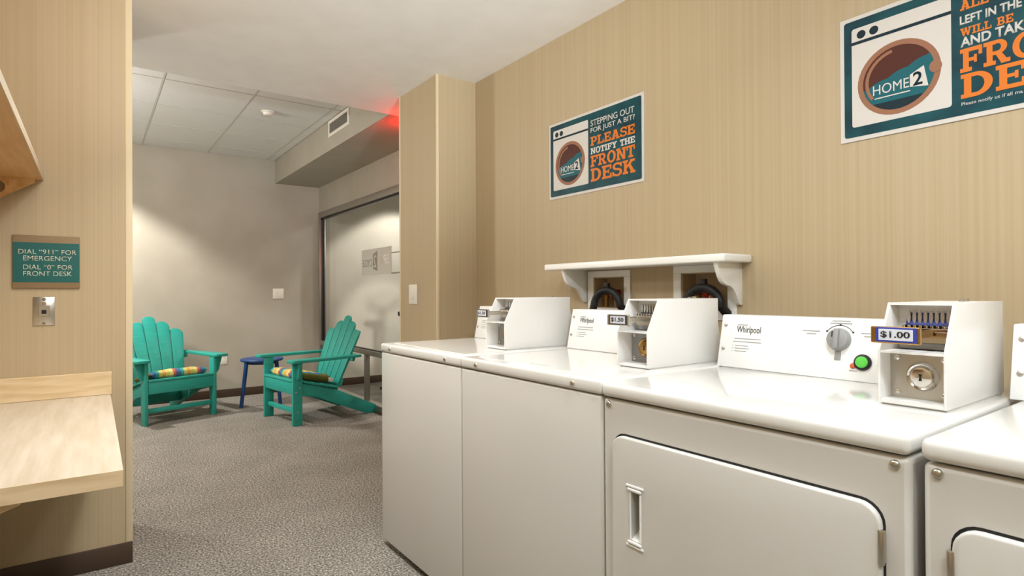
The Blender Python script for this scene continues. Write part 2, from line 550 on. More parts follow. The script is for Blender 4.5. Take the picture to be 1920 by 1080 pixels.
struct(MB().box(XLF - .2, XR - .03, YB - .2, YFAR + .1, -0.1, 0).build('floor', 'carpet', smooth=0))
k = MB()
for i in range(6):
    for j in range(8):
        k.box(XR - .03 + i * .46, XR - .03 + (i + 1) * .46 - .004, 3.6 + j * .46, 3.6 + (j + 1) * .46 - .004, -0.1, 0, mi=0)
k.box(XR - .03, XB2 + .2, 3.5, YFAR + .1, -0.1, -0.002, mi=1)
struct(k.build('floor_spin_room', ['floor_tile', 'base'], smooth=0))
struct(MB().box(XLF - .2, XW + .3, YB - .2, YCE, ZC, ZA + .1).build('ceiling', 'ceil', smooth=0))

# suspended tile ceiling of the far room, tiles between flush tees
gx = [1.67 - .625 * i for i in range(8)]
gy = [4.955 - .657, 4.955, 5.635, 6.29, 6.925]
k = MB()
xs = [XS] + gx
ys = [YCE] + gy + [YFAR]
for a in range(len(xs) - 1):
    for c in range(len(ys) - 1):
        k.box(xs[a + 1] + .007, xs[a] - .007, ys[c] + .007, ys[c + 1] - .007, ZA - .001, ZA + .03, mi=0)
k.box(XLF - .1, XS, YCE, YFAR, ZA + .004, ZA + .05, mi=1)
for x in gx:
    k.box(x - .006, x + .006, YCE, YFAR, ZA - .003, ZA + .01, mi=1)
for y in gy:
    k.box(XLF, XS, y - .006, y + .006, ZA - .0032, ZA + .01, mi=1)
struct(k.build('ceiling_tiles', ['tile', 'tee'], smooth=0))
struct(MB().box(XS, XR + .1, YCE, YFAR, ZC, ZA + .05).build('ceiling_soffit', 'paint', smooth=0))
struct(MB().box(XR, XB2 + .2, 3.5, YFAR, ZA, ZA + .1).build('ceiling_spin_room', 'ceil', smooth=0))

# right wall with two openings for the laundry outlet boxes
OUT = [(1.827, 2.023, 1.105, 1.250), (1.300, 1.513, 1.105, 1.256)]
k = MB()
segs = sorted([(a, b2, c, d) for a, b2, c, d in OUT])
y = YB - .2
for a, b2, c, d in segs:
    k.box(XW, XW + .12, y, a, 0, ZC)
    k.box(XW, XW + .12, a, b2, 0, c)
    k.box(XW, XW + .12, a, b2, d, ZC)
    y = b2
k.box(XW, XW + .12, y, 3.3, 0, ZC)
struct(k.build('wall_right', 'paper', smooth=0))
struct(MB().box(XP, XW + .12, 3.0765, YF2, 0, ZC).build('wall_pier', 'paper', smooth=0))
struct(MB().box(XW + .12, XB2 + .2, 3.45, YF2, 0, ZA).build('wall_behind_pier', 'paint2', smooth=0))
struct(MB().box(XLF - .2, XJ, YF, YF2, 0, ZC).build('wall_divider', 'paper', smooth=0))
struct(MB().box(XLN - .12, XLN, YB, YF, 0, ZC).build('wall_left', 'paper', smooth=0))
struct(MB().box(XLN - .12, XW + .12, YB - .12, YB, 0, ZC).build('wall_back', 'paper', smooth=0))
struct(MB().box(XLF - .12, XLF, YF2, YFAR, 0, ZA).build('wall_left_far_room', 'paint', smooth=0))
struct(MB().box(XLF - .12, XR + .06, YFAR, YFAR + .12, 0, ZA + .05).build('wall_far', 'paint', smooth=0))
struct(MB().box(XR + .06, XB2 + .12, YFAR, YFAR + .12, 0, ZA + .05).build('wall_far_spin_room', 'paint2', smooth=0))
struct(MB().box(XB2, XB2 + .12, YF2, YFAR, 0, ZA).build('wall_right_spin_room', 'paint2', smooth=0))
ZG = 2.175
struct(MB().box(XR, XR + .12, YF2, YFAR, ZG, ZA).box(XR, XR + .12, 7.235, YFAR, 0, ZG).build('wall_above_glazing', 'paint', smooth=0))

# corner guards, baseboards
struct(MB().box(XJ - .024, XJ + .002, YF - .004, YF2, .0915, ZC, .0015).build('trim_1', 'strip'))
struct(MB().box(XP - .003, XP + .012, 3.0725, 3.09, .9, ZC, .0015).build('trim_2', 'strip'))
struct(MB().box(XP - .003, XP + .01, YF2 - .014, YF2 + .003, 0, ZC, .0015).build('trim_3', 'strip'))
struct(MB().box(XLN, XJ + .001, YF - .011, YF, 0, .0915, .002).build('baseboard_divider', 'base'))
struct(MB().box(XLN, XLN + .011, YB, YF, 0, .0915, .002).build('baseboard_left', 'base'))
struct(MB().box(XLF, XR, YFAR - .011, YFAR, 0, .0915, .002).build('baseboard_far', 'base'))
struct(MB().box(XR + .06, XB2, YFAR - .011, YFAR, 0, .0915, .002).build('baseboard_spin_room', 'base'))

# interior window to the spin room
k = MB()
k.box(XR - .02, XR + .06, 3.62, 7.235, 2.105, ZG, .003)
k.box(XR - .02, XR + .06, 7.195, 7.235, 0, 2.105, .003)
k.box(XR - .02, XR + .06, 3.62, 7.195, .545, .595, .003)
k.box(XR - .02, XR + .06, 3.62, 7.195, 0, .07, .003)
k.box(XR - .01, XR + .04, 5.745, 5.785, .07, .545, .003)
win = struct(k.build('window_1', 'alu'))
k = MB()
k.box(XR + .002, XR + .03, 7.155, 7.195, .595, 2.105)
k.box(XR + .002, XR + .03, 3.62, 7.195, 2.085, 2.105)
k.box(XR + .002, XR + .03, 3.62, 7.195, .595, .605)
k.build('window_gasket', 'black', win, smooth=0)
MB().box(XR + .012, XR + .018, 3.62, 7.155, .605, 2.085).build('window_pane', 'glass', win, smooth=0)
MB().box(XR + .012, XR + .018, 5.79, 7.195, .07, .545).box(XR + .012, XR + .018, 3.62, 5.74, .07, .545).build('window_pane', 'glass', win, smooth=0)

# frosted panel on the glass, seen from its back
t = thing('window_sign', (XR + .012, 5.49, 1.362), 'frosted panel with mirrored lettering fixed on the interior glazing', 'sign')
MB().box(-.010, -.006, -.371, .371, .0, .262).build('panel', 'frost', t, smooth=0)
mt = frame_mtx((-.0105, .371, 0), (0, -1, 0), (0, 0, 1))
text_part('lettering', 'CYCLE', mt, .025, .085, .25, .075, .001, 'frost_text', t, mirror=True)
text_part('lettering', 'SP', mt, .565, .10, .12, .09, .001, 'pale_text', t, mirror=True)
text_part('lettering', 'IN', mt, .47, .10, .07, .075, .001, 'frost', t, mirror=True)
k = MB()
for pl in ([(.30, .06), (.41, .035), (.41, .235), (.30, .205)],):
    k.prism(pl, 'z', 0, .0012, mtx=mt)
k.build('emblem', 'frost_text', t, smooth=0)
text_part('lettering', '2', mt, .32, .075, .07, .12, .0012, 'frost', t, z=.0012, mirror=True)
k = MB()
k.box(-.010, -.006, -1.1, -.371, .192, .202).box(-.010, -.006, -1.1, -.371, -.002, .012)
k.build('edge_strip', 'alu', t, smooth=0)


# ------------------------------------------------------------------ laundry machines
def screw(mb, p, ax, r=.009):
    mb.lathe([(r, 0), (r, .002), (r * .8, .0045), (r * .35, .006)], p, ax, 16)


def console_marks(con, base, rx, ry, off, full):
    """print on the sloping face: base = lower far corner; rx runs along the face, ry up it"""
    mt = frame_mtx(base, rx, ry)
    text_part('logo_lettering', 'Whirlpool', mt, .057, .105, .080, .027, .0006, 'ink', con, z=off, bold=0.0)
    k = MB()
    k.prism(rect(.058, .092, .1345, .137), 'z', off, off + .0005, mtx=mt)
    k.prism(rect(.051, .140, .091, .0935), 'z', off, off + .0005, mtx=mt)
    k.prism(rect(.049, .143, .0815, .084), 'z', off, off + .0005, mtx=mt)
    for i, wd in enumerate((.045, .05, .04)):
        yy = .069 - i * .0085
        k.prism(rect(.056, .056 + wd, yy, yy + .0022), 'z', off, off + .0004, mtx=mt)
        k.prism(rect(.047, .0495, yy, yy + .0022), 'z', off, off + .0004, mtx=mt)
    k.build('printed_text', 'greyp', con, smooth=0)
    if not full:
        MB().prism(rect(.30, .34, .04, .0425), 'z', off, off + .0004, mtx=mt).build('printed_text', 'greyp', con, smooth=0)
    for yy in (.058, .134):
        k = MB()
        n = mt.to_3x3() @ Vector((0, 0, 1))
        k.lathe([(.006, 0), (.006, .0015), (.003, .003)], mt @ Vector((.016, yy, off)), n, 14)
        k.build('screw', 'steel', con)
    if full:
        n = mt.to_3x3() @ Vector((0, 0, 1))
        P = lambda x, yv, z=0: mt @ Vector((x, yv, off + z))
        # cycle dial
        k = MB()
        k.lathe([(.031, 0), (.031, .004), (.027, .016), (.024, .018)], P(.368, .108), n, 32, mi=0)
        k.prism(rect(.362, .375, .081, .135), 'z', off + .017, off + .026, bev=.002, mi=1, mtx=mt)
        k.prism(rect(.3545, .3575, .112, .128), 'z', off + .0185, off + .019, mi=2, mtx=mt)
        k.build('cycle_dial', ['grey', 'grey', 'ink'], con)
        k = MB()
        k.prism(rect(.360, .376, .052, .076), 'z', off, off + .0012, mtx=mt)
        k.build('dial_mark', 'grey', con, smooth=0)
        k = MB()
        for poly in ringarc(.368, .108, .0405, .0405, .0016, .0016, .18 * PI, .82 * PI, 16):
            k.prism(poly, 'z', off, off + .0005, mtx=mt)
        for aa in (.18, .5, .82):
            cx, cy = .368 + .0405 * math.cos(aa * PI), .108 + .0405 * math.sin(aa * PI)
            k.prism([(cx + .0028 * math.cos(q * PI / 4), cy + .0028 * math.sin(q * PI / 4)) for q in range(8)], 'z', off, off + .0006, mtx=mt)
        k.build('dial_scale', 'ink', con, smooth=0)
        for blk in (((.345, .393, .158), (.340, .398, .1515)), ((.265, .315, .127), (.278, .305, .119)), ((.422, .466, .127), (.430, .456, .119)), ((.400, .420, .026),)):
            k = MB()
            for a, b2, c in blk:
                k.prism(rect(a, b2, c, c + .0026), 'z', off, off + .0004, mtx=mt)
            k.build('printed_text', 'greyp', con, smooth=0)
        k = MB()
        k.lathe([(.0215, 0), (.0215, .005), (.0185, .008), (.0155, .0085), (.0155, .005)], P(.433, .051), n, 28, mi=0)
        k.build('button_bezel', 'black', con)
        k = MB()
        k.lathe([(.0150, .005), (.0150, .011), (.012, .014), (.004, .015)], P(.433, .051), n, 24)
        k.build('start_button', 'green', con)
        k = MB()
        k.lathe([(.0075, 0), (.0075, .002), (.005, .005), (.001, .006)], P(.409, .040), n, 16)
        k.build('indicator_light', 'orange_lamp', con)
        text_part('lettering', 'START', mt, .468, .046, .046, .0105, .0006, 'ink', con, z=off, bold=0.0)


def coin_box(parent, y0, y1, x0, z0, price, steel_lock, deep):
    """meter case: y0 (near side) .. y1, front plane x0, standing on z0; local to the machine"""
    h = .213
    zl = z0 + .113
    xt = x0 + .052
    xb = x0 + .352
    tk = .005
    prof = [(x0, z0 + .004), (x0, zl), (xt, z0 + h), (xb, z0 + h), (xb, z0 + .004)]
    k = MB()
    k.prism(prof, 'y', y0, y0 + tk, bev=.0012)
    k.prism(prof, 'y', y1 - tk, y1, bev=.0012)
    k.box(xt, xb, y0 + tk - .001, y1 - tk + .001, z0 + h - tk, z0 + h - .0003)
    k.box(xb - tk, xb - .0003, y0 + tk - .001, y1 - tk + .001, z0 + .004, z0 + h - tk)
    k.box(x0 + .004, xb - .01, y0 + tk - .001, y1 - tk + .001, z0 + .004, z0 + .012)
    k.box(x0 + .001, x0 + .065, y0 + tk - .001, y1 - tk + .001, zl - .004, zl)
    k.box(xt + .045, xt + .049, y0 + tk - .001, y1 - tk + .001, zl, z0 + h - tk)
    k.box(x0 + .012, xb - .004, y0 + .003, y1 - .003, z0, z0 + .005)
    cb = k.build('coin_box', 'boxpaint', parent, smooth=30)
    # lock plate
    xp_ = x0 + deep
    k = MB()
    k.box(xp_, xp_ + .004, y0 + tk, y1 - tk, z0 + .012, zl - .004)
    k.build('lock_plate', 'steel' if steel_lock else 'grey', cb, smooth=0)
    yc = (y0 + y1) / 2 - .004
    zc_ = z0 + .060
    k = MB()
    k.lathe([(.030, 0), (.030, .003), (.026, .0085), (.022, .006), (.020, .0045), (.0195, .009), (.012, .0115)], (xp_, yc, zc_), (-1, 0, 0), 30)
    k.build('lock_cylinder', 'chrome' if steel_lock else 'brass', cb)
    k = MB()
    k.prism([(yc - .0025, zc_ - .008), (yc + .0035, zc_ - .008), (yc + .002, zc_), (yc + .004, zc_ + .006), (yc - .003, zc_ + .006), (yc - .001, zc_)], 'x', xp_ - .0122, xp_ - .0112)
    k.build('keyhole', 'black', cb, smooth=0)
    for yy in (y0 + .018, y1 - .018):
        for zz in (z0 + .024, zl - .016):
            k = MB()
            k.lathe([(.006, 0), (.006, .003), (.003, .005)], (xp_, yy, zz), (-1, 0, 0), 14)
            k.build('bolt', 'chrome', cb)
    # coin slide: slotted plate, chute and projecting push bar
    xs0 = xt + .018
    ya, yb = y0 + .018, y1 - .022
    k = MB()
    k.prism([(xs0 + .016, z0 + .166), (xs0 + .03, z0 + .198), (xs0 + .036, z0 + .198), (xs0 + .024, z0 + .166)], 'y', ya, yb, mi=0)
    n = 8
    pit_ = (yb - ya) / n
    for i in range(n):
        c = ya + pit_ * (i + .5)
        k.prism([(c + pit_ * .36 * math.cos(q * PI / 6), z0 + .182 + .0135 * math.sin(q * PI / 6)) for q in range(12)], 'x', xs0 + .0175, xs0 + .0215, mi=1)
    k.build('coin_plate', ['blue' if steel_lock else 'ink', 'slot'], cb, smooth=0)
    k = MB()
    for i in range(n):
        c = ya + pit_ * (i + .5)
        k.box(xs0 - .012, xs0 + .03, c - pit_ * .3, c + pit_ * .3, z0 + .160, z0 + .166, .001, 1)
    k.box(xs0 - .014, xs0 + .034, ya - .004, yb + .004, z0 + .152, z0 + .160, .001, 1)
    k.box(xs0 - .004, xt + .046, ya - .002, yb + .002, z0 + .128, z0 + .153, .001, 1)
    k.build('coin_slide', 'chrome' if steel_lock else 'steel', cb)
    xe = x0 - .052
    k = MB()
    k.box(xe + .010, xs0 - .012, y1 - .034, y1 - .022, z0 + .143, z0 + .157, .001, 1)
    k.box(xe + .010, xs0 - .012, y1 - .082, y1 - .070, z0 + .143, z0 + .157, .001, 1)
    k.box(xe, xe + .010, y1 - .096, y1 - .008, z0 + .133, z0 + .167, .002, 1)
    k.build('push_bar', 'brass' if steel_lock else 'steel', cb)
    k = MB()
    k.box(xe - .0016, xe, y1 - .091, y1 - .018, z0 + .136, z0 + .1655, .0006, 1, mi=0)
    k.box(xe - .0024, xe - .0014, y1 - .085, y1 - .024, z0 + .1395, z0 + .162, .0003, 1, mi=1)
    k.build('price_tag', ['blue' if steel_lock else 'ink', 'tag'], cb, smooth=0)
    mt2 = frame_mtx((xe - .0024, y1 - .028, z0 + .1435), (0, -1, 0), (0, 0, 1))
    text_part('price_lettering', price, mt2, 0, 0, .052, .0145, .0006, 'black', cb, bold=0.02)
    k = MB()
    k.cyl((xb - .05, yc, z0 + h - .001), (xb - .05, yc, z0 + h + .006), .008, seg=14)
    k.cyl((xb - .075, yc, z0 + h - .001), (xb - .075, yc, z0 + h + .004), .005, seg=12)
    k.build('lock_pin', 'steel', cb)
    return cb


def machine_console(t, W, zt, xbot, full, y0, sh):
    """sloping control console along the back of the machine top (local x = world x - XF)"""
    h, lean = .163, .036
    pr = [(xbot, zt), (xbot + lean, zt + h), (xbot + lean + .055, zt + h), (xbot + lean + .085, zt)]
    k = MB()
    k.prism(pr, 'y', y0, W + sh, bev=.0025)
    con = k.build('console', 'console', t)
    up = Vector((lean, 0, h)).normalized()
    console_marks(con, (xbot, W + sh, zt), (0, -1, 0), up, .0004, full)
    return con


def washer(yR, W, label, cb_off, cb_w, group):
    t = thing('washing_machine', (XF, yR, 0), label, 'washing machine', group)
    D = .70
    zb, zl, zt = .03, .905, .9464
    MB().box(.003, D, .003, W - .003, zb, zl, .008, 3).build('cabinet', 'cab', t)
    k = MB()
    k.box(-.001, D + .005, .001, W - .001, zl + .002, zt, .010, 3)
    top = k.build('top_panel', 'enamel', t)
    k = MB()
    k.box(.05, .49, .05, W - .05, zt - .002, zt + .0012, .001, 1)
    k.build('lid', 'enamel', top)
    k = MB()
    k.box(.075, .079, W * .42, W * .56, zt + .0012, zt + .0016)
    k.build('printed_text', 'greyp', top, smooth=0)
    for yy in (.115, W - .108):
        k = MB()
        screw(k, (-.001, yy, zl + .021), (-1, 0, 0), .0085)
        k.build('screw', 'chrome', t)
    for xx in (.06, D - .06):
        for yy in (.06, W - .06):
            MB().cyl((xx, yy, 0), (xx, yy, zb + .004), .02, seg=14).build('foot', 'dark', t)
    machine_console(t, W, zt, .525, False, cb_off + .012, .006)
    coin_box(t, cb_off, cb_off + cb_w, .252, zt, '$1.50', False, .062)
    return t


WD = .735
washer(2.5877 - WD, WD, 'white top-load washing machine at the end of the row nearest the pier', .072, .142, 'top-load washing machines')
washer(2.5877 - 2 * WD, WD, 'white top-load washing machine standing against the dryer with the cycle dial', .060, .126, 'top-load washing machines')


def dryer(yR, W, label, group, handle_near_far, cb):
    t = thing('clothes_dryer', (XF, yR, 0), label, 'dryer', group)
    D = .70
    zb, zl, zt = .03, .903, .944
    cabinet = MB().box(.003, D, .003, W - .003, zb, zl, .010, 3).build('cabinet', 'cab', t)
    MB().box(-.006, D + .005, .0015, W - .0015, zl + .004, zt, .013, 4).build('top_panel', 'enamel', t)
    for yy in (.026, W - .024):
        k = MB()
        screw(k, (.003, yy, .8885), (-1, 0, 0), .0085)
        k.build('screw', 'steel', t)
    # door: dark seam, rounded panel, recessed pull, hinges
    if handle_near_far:
        dy0, dy1 = .045, W - .044
    else:
        dy0, dy1 = .05, W - .045
    dz0, dz1 = .24, .815
    k = MB()
    oo, ii = rrect(dy0 - .004, dy1 + .004, dz0 - .004, dz1 + .005, .04), rrect(dy0 + .006, dy1 - .006, dz0 + .006, dz1 - .006, .03)
    for i in range(len(oo)):
        j = (i + 1) % len(oo)
        if (Vector(oo[i]) - Vector(oo[j])).length > 1e-6:
            k.prism([oo[i], oo[j], ii[j], ii[i]], 'x', .0022, .0034)
    k.build('door_seam', 'dark', t, smooth=0)
    # panel with a hole for the pull
    hy1 = dy1 - .052 if handle_near_far else dy0 + .108
    hy0 = hy1 - .056
    py0, py1, pz0, pz1 = hy0 + .012, hy1 - .016, .565, .683
    k = MB()
    outer = rrect(dy0, dy1, dz0, dz1, .037)
    t_ = bmesh.new()
    fx, bx = -.010, .003
    inner = [(py1, pz1), (py0, pz1), (py0, pz0), (py1, pz0)]
    def ring(pts, x):
        return [t_.verts.new((x, p[0], p[1])) for p in pts]
    of, ob = ring(outer, fx), ring(outer, bx)
    inf, inb = ring(inner, fx), ring(inner, fx + .034)
    no = len(outer)
    for i in range(no):
        t_.faces.new((of[i], of[(i + 1) % no], ob[(i + 1) % no], ob[i]))
    q = no // 4
    mids = [q // 2, q + q // 2, 2 * q + q // 2, 3 * q + q // 2]
    for c in range(4):
        a, b2 = mids[c], mids[(c + 1) % 4]
        idx = []
        i = a
        while True:
            idx.append(i)
            if i == b2:
                break
            i = (i + 1) % no
        t_.faces.new([of[i] for i in idx] + [inf[(c + 1) % 4], inf[c]])
        t_.faces.new((inf[c], inf[(c + 1) % 4], inb[(c + 1) % 4], inb[c]))
    t_.faces.new(inb)
    bmesh.ops.recalc_face_normals(t_, faces=t_.faces)
    es = [e for e in t_.edges if all(v in of for v in e.verts) and any(len(f.verts) == 4 and f.calc_area() < 1 and abs(f.normal.x) < .5 for f in e.link_faces)]
    bmesh.ops.bevel(t_, geom=es, offset=.005, segments=3, profile=0.5, affect='EDGES')
    k._merge(t_, 0)
    door = k.build('door', 'cab', t)
    # open the cabinet front behind the pull so the pocket has its depth
    cut = MB().box(-.02, .045, py0 - .012, py1 + .012, pz0 - .012, pz1 + .012).build('tmp_cut', 'cab', t, smooth=0)
    md = cabinet.modifiers.new('cut', 'BOOLEAN')
    md.object = cut
    md.operation = 'DIFFERENCE'
    md.solver = 'EXACT'
    dg = bpy.context.evaluated_depsgraph_get()
    nm = bpy.data.meshes.new_from_object(cabinet.evaluated_get(dg))
    nm.name = 'cabinet'
    for p in nm.polygons:
        if max(abs(c) for c in p.normal) > .9999:
            p.use_smooth = False
    cabinet.modifiers.clear()
    cabinet.data = nm
    bpy.data.objects.remove(cut)
    k = MB()
    ym = (py0 + py1) / 2
    for zz, s in ((pz1, 1), (pz0, -1)):
        k.box(fx - .003, fx + .001, hy0, hy1, min(zz + s * .012, zz + s * .018), max(zz + s * .012, zz + s * .018), .0015, 2)
        k.box(fx - .005, fx + .001, hy0 + .006, hy1 - .006, min(zz + s * .003, zz + s * .010), max(zz + s * .003, zz + s * .010), .002, 2)
    k.box(fx - .003, fx + .032, py0 - .005, py0, pz0, pz1, .001, 1)
    k.box(fx - .003, fx + .001, py1, py1 + .004, pz0, pz1, .001, 1)
    k.prism([(fx, pz0), (fx + .033, pz0), (fx + .033, pz0 + .02)], 'y', py0, py1)
    k.build('handle', 'console', door)
    hyp = dy0 - .001 if handle_near_far else dy1 + .001
    for zc_ in (.745, .31):
        k = MB()
        k.cyl((-.008, hyp, zc_ - .03), (-.008, hyp, zc_ + .03), .0055, seg=14, bev=.0015)
        k.box(-.008, .002, hyp - .004, hyp + .004, zc_ - .028, zc_ + .028, .001, 1)
        k.build('hinge', 'steel', door)
    for xx in (.06, D - .06):
        for yy in (.06, W - .06):
            MB().cyl((xx, yy, 0), (xx, yy, zb + .004), .02, seg=14).build('foot', 'dark', t)
    machine_console(t, W, zt, .525, True, .040 if cb else .012, .012)
    if cb:
        coin_box(t, .028, .150, .246, zt, '$1.00', True, .05)
    return t


dryer(2.5877 - 3 * WD + .012, WD - .012, 'white clothes dryer with grey cycle dial, green start button and $1.00 coin box', 'white clothes dryers', True, True)
dryer(.3835 - WD, WD, 'white clothes dryer at the frame edge, its hinged door mostly cut off', 'white clothes dryers', False, False)

# ------------------------------------------------------------------ wall shelf, outlet boxes, hoses
t = thing('wall_shelf', (XW, 1.695, 1.283), 'white wooden wall shelf on two scrolled brackets above the machines', 'shelf')
MB().box(-.172, 0, -.495, .495, .003, .032, .007, 3).build('shelf_board', 'shelfwhite', t)
def bracket_profile():
    p = [(0, .003), (-.152, .003), (-.150, -.012)]
    for i in range(13):
        u = i / 12
        x = -.148 + .13 * (u ** 1.15)
        z = -.012 - .135 * u - .018 * math.sin(u * 2 * PI)
        p.append((x, z))
    p += [(-.010, -.153), (0, -.150)]
    return p
for yy in (-.455, .375):
    MB().prism(bracket_profile(), 'y', yy, yy + .018, bev=.002).build('bracket', 'shelfwhite', t)

for (a, b2, c, d), lab in zip(OUT, ('white framed laundry outlet box in the wall nearer the pier', 'white framed laundry outlet box in the wall behind the scrolled bracket')):
    t = thing('laundry_outlet_box', (XW, (a + b2) / 2, c), lab, 'outlet box', 'laundry outlet boxes')
    hw = (b2 - a) / 2
    H = d - c
    k = MB()
    fw = .038
    k.box(-.006, 0, -hw - fw, hw + fw, H, H + .030, .0015, 1)
    k.box(-.006, 0, -hw - fw, hw + fw, -.034, 0, .0015, 1)
    k.box(-.006, 0, -hw - fw, -hw, 0, H, .0015, 1)
    k.box(-.006, 0, hw, hw + fw, 0, H, .0015, 1)
    k.build('face_frame', 'shelfwhite', t)
    k = MB()
    k.box(.085, .09, -hw, hw, 0, H)
    k.box(0, .085, -hw, -hw + .004, 0, H).box(0, .085, hw - .004, hw, 0, H)
    k.box(0, .085, -hw, hw, 0, .004).box(0, .085, -hw, hw, H - .004, H)
    k.build('recess', 'paper', t, smooth=0)
    for yy in (.062, -.005):
        k = MB()
        k.cyl((.045, yy, .004), (.045, yy, .05), .011, seg=14)
        k.cyl((.045, yy, .05), (.045, yy, .062), .015, seg=14)
        k.build('valve_body', 'brass', t)
        k = MB()
        k.box(.02, .07, yy - .008, yy + .008, .062, .088, .005, 2)
        k.cyl((.03, yy, .075), (.005, yy, .060), .008, .011, seg=12)
        k.build('valve_handle', 'red', t)

for yc, zp, lab in ((1.885, 1.205, 'black corrugated drain hose looped at the outlet box nearer the pier'), (1.372, 1.212, 'black corrugated drain hose looped at the outlet box by the scrolled bracket')):
    t = thing('drain_hose', (1.875, yc, .96), lab, 'hose', 'black drain hoses')
    r0 = .068
    zz = zp - .96 - r0 - .016
    pts = [(-.005, r0 + .075, 0.0), (-.004, r0 + .05, .05), (-.002, r0 + .012, zz - .04)]
    for i in range(17):
        a = PI * i / 16
        pts.append((.0 + .028 * i / 16, r0 * math.cos(a), zz + r0 * math.sin(a)))
    pts += [(.045, -r0 - .004, zz - .02), (.085, -r0 - .008, zz - .045)]
    # corrugation along a densely sampled path
    dense, rad = [], []
    for p, q in zip(pts, pts[1:]):
        L = (Vector(q) - Vector(p)).length
        n = max(2, int(L / .004))
        for i in range(n):
            dense.append(Vector(p).lerp(Vector(q), i / n))
            rad.append(.0165 + .0012 * (len(dense) % 2))
    k = MB()
    k.tube(dense, rad, 16)
    k.build('hose', 'dark', t)
    MB().box(.006, .024, -.014, .014, zz + r0 + .008, zz + r0 + .034, .003, 2).build('clip', 'dark', t)


# ------------------------------------------------------------------ posters
def poster_base(yl, zb, Wd, Ht, label):
    t = thing('poster', (XW, yl - Wd / 2, zb), label, 'poster')
    mt = frame_mtx((-.004, Wd / 2, 0), (0, -1, 0), (0, 0, 1))
    k = MB()
    k.box(-.004, 0, -Wd / 2, Wd / 2, 0, Ht, .0008, 1)
    k.build('board', 'poster_white', t)
    k = MB()
    bd = .013
    k.prism(rrect(bd, Wd - bd, bd, Ht - bd, .008), 'z', 0, .0008, mtx=mt)
    k.build('printed_panel', 'teal_poster', t, smooth=0)
    return t, mt


def washer_picture(t, mt, x0, x1, y0, y1, cx, cy, rx, ry, dots, line_y):
    z = .0008
    k = MB()
    k.prism(rrect(x0, x1, y0, y1, .008), 'z', z, z + .0005, mtx=mt, mi=0)
    k.prism(rect(x0, x1, line_y, line_y + .0095), 'z', z + .0005, z + .0009, mtx=mt, mi=1)
    for dx, dy, dr in dots:
        k.prism([(dx + dr * math.cos(q * PI / 10), dy + dr * math.sin(q * PI / 10)) for q in range(20)], 'z', z + .0005, z + .0009, mtx=mt, mi=1)
    k.build('washer_drawing', ['poster_white', 'poster_dark'], t, smooth=0)
    el = lambda a, b2, n=40: [(cx + a * math.cos(2 * PI * q / n), cy + b2 * math.sin(2 * PI * q / n)) for q in range(n)]
    k = MB()
    k.prism(el(rx, ry), 'z', z + .0005, z + .0010, mtx=mt, mi=0)
    irx, iry = rx * .86, ry * .86
    k.prism(el(irx, iry), 'z', z + .0010, z + .0013, mtx=mt, mi=1)
    # water with a wavy surface
    pts = []
    n = 40
    a0 = .02 * PI
    for q in range(n + 1):
        a = PI + .06 * PI + (PI - .06 * PI + .16 * PI) * q / n
        pts.append((cx + irx * math.cos(a), cy + iry * math.sin(a)))
    xr_, yr_ = pts[-1]
    xl_, yl_ = pts[0]
    m_ = 26
    for q in range(1, m_):
        u = q / m_
        pts.append((xr_ + (xl_ - xr_) * u, yr_ + (yl_ - yr_) * u + ry * .05 * abs(math.sin(u * PI * 3.2)) - ry * .03))
    k.prism(pts, 'z', z + .0013, z + .0016, mtx=mt, mi=2)
    # dark shade stripe at the base of the water, highlight on the porthole, latch
    k.prism([(cx + irx * math.cos(a), cy + iry * math.sin(a)) for a in [PI * (1.25 + .5 * q / 14) for q in range(15)]], 'z', z + .0016, z + .0018, mtx=mt, mi=3)
    for poly in ringarc(cx, cy, irx * .93, iry * .93, irx * .10, iry * .10, .55 * PI, 1.2 * PI, 12):
        k.prism(poly, 'z', z + .0016, z + .0019, mtx=mt, mi=0)
    k.prism([(cx + rx * .88 + rx * .14 * math.cos(q * PI / 9), cy + ry * .02 + ry * .16 * math.sin(q * PI / 9)) for q in range(18)], 'z', z + .0016, z + .0020, mtx=mt, mi=0)
    k.build('porthole_drawing', ['poster_tan', 'poster_brown', 'poster_water', 'poster_dark'], t, smooth=0)
    text_part('logo_lettering', 'HOME', mt, cx - rx * .60, cy - ry * .36, rx * .88, ry * .27, .0004, 'poster_white', t, z=z + .0020)
    k = MB()
    k.prism([(cx + rx * .30, cy - ry * .36), (cx + rx * .72, cy - ry * .44), (cx + rx * .62, cy + ry * .12), (cx + rx * .30, cy - ry * .04)], 'z', z + .0020, z + .0023, mtx=mt)
    k.prism(rect(cx - rx * .56, cx + rx * .30, cy - ry * .475, cy - ry * .445), 'z', z + .0020, z + .0023, mtx=mt)
    k.build('logo_flag', 'poster_white', t, smooth=0)
    text_part('logo_lettering', '2', mt, cx + rx * .37, cy - ry * .36, rx * .22, ry * .36, .0004, 'poster_dark', t, z=z + .0023, bold=.02)


PW, PH = .6454, .3912
PIC = (.036, .297, .043, .352, .163, .166, .110, .109, [(.064, .329, .0128), (.100, .329, .0128)], .301)
t, mt = poster_base(2.349, 1.6613, PW, PH, 'smaller-looking teal poster reading Stepping out for just a bit, hung over the shelf')
washer_picture(t, mt, *PIC)
Z0 = .0008
text_part('lettering', 'STEPPING OUT', mt, .314, .314, .278, .029, .0006, 'poster_white', t, z=Z0, bold=.008)
text_part('lettering', 'FOR JUST A BIT?', mt, .314, .276, .280, .030, .0006, 'poster_white', t, z=Z0, bold=.008)
slab_part('lettering', 'PLEASE', mt, .314, .220, .281, .043, .0006, 'poster_orange', t, Z0)
slab_part('lettering', 'NOTIFY THE', mt, .314, .180, .281, .029, .0006, 'poster_white', t, Z0)
slab_part('lettering', 'FRONT', mt, .314, .118, .281, .054, .0006, 'poster_orange', t, Z0)
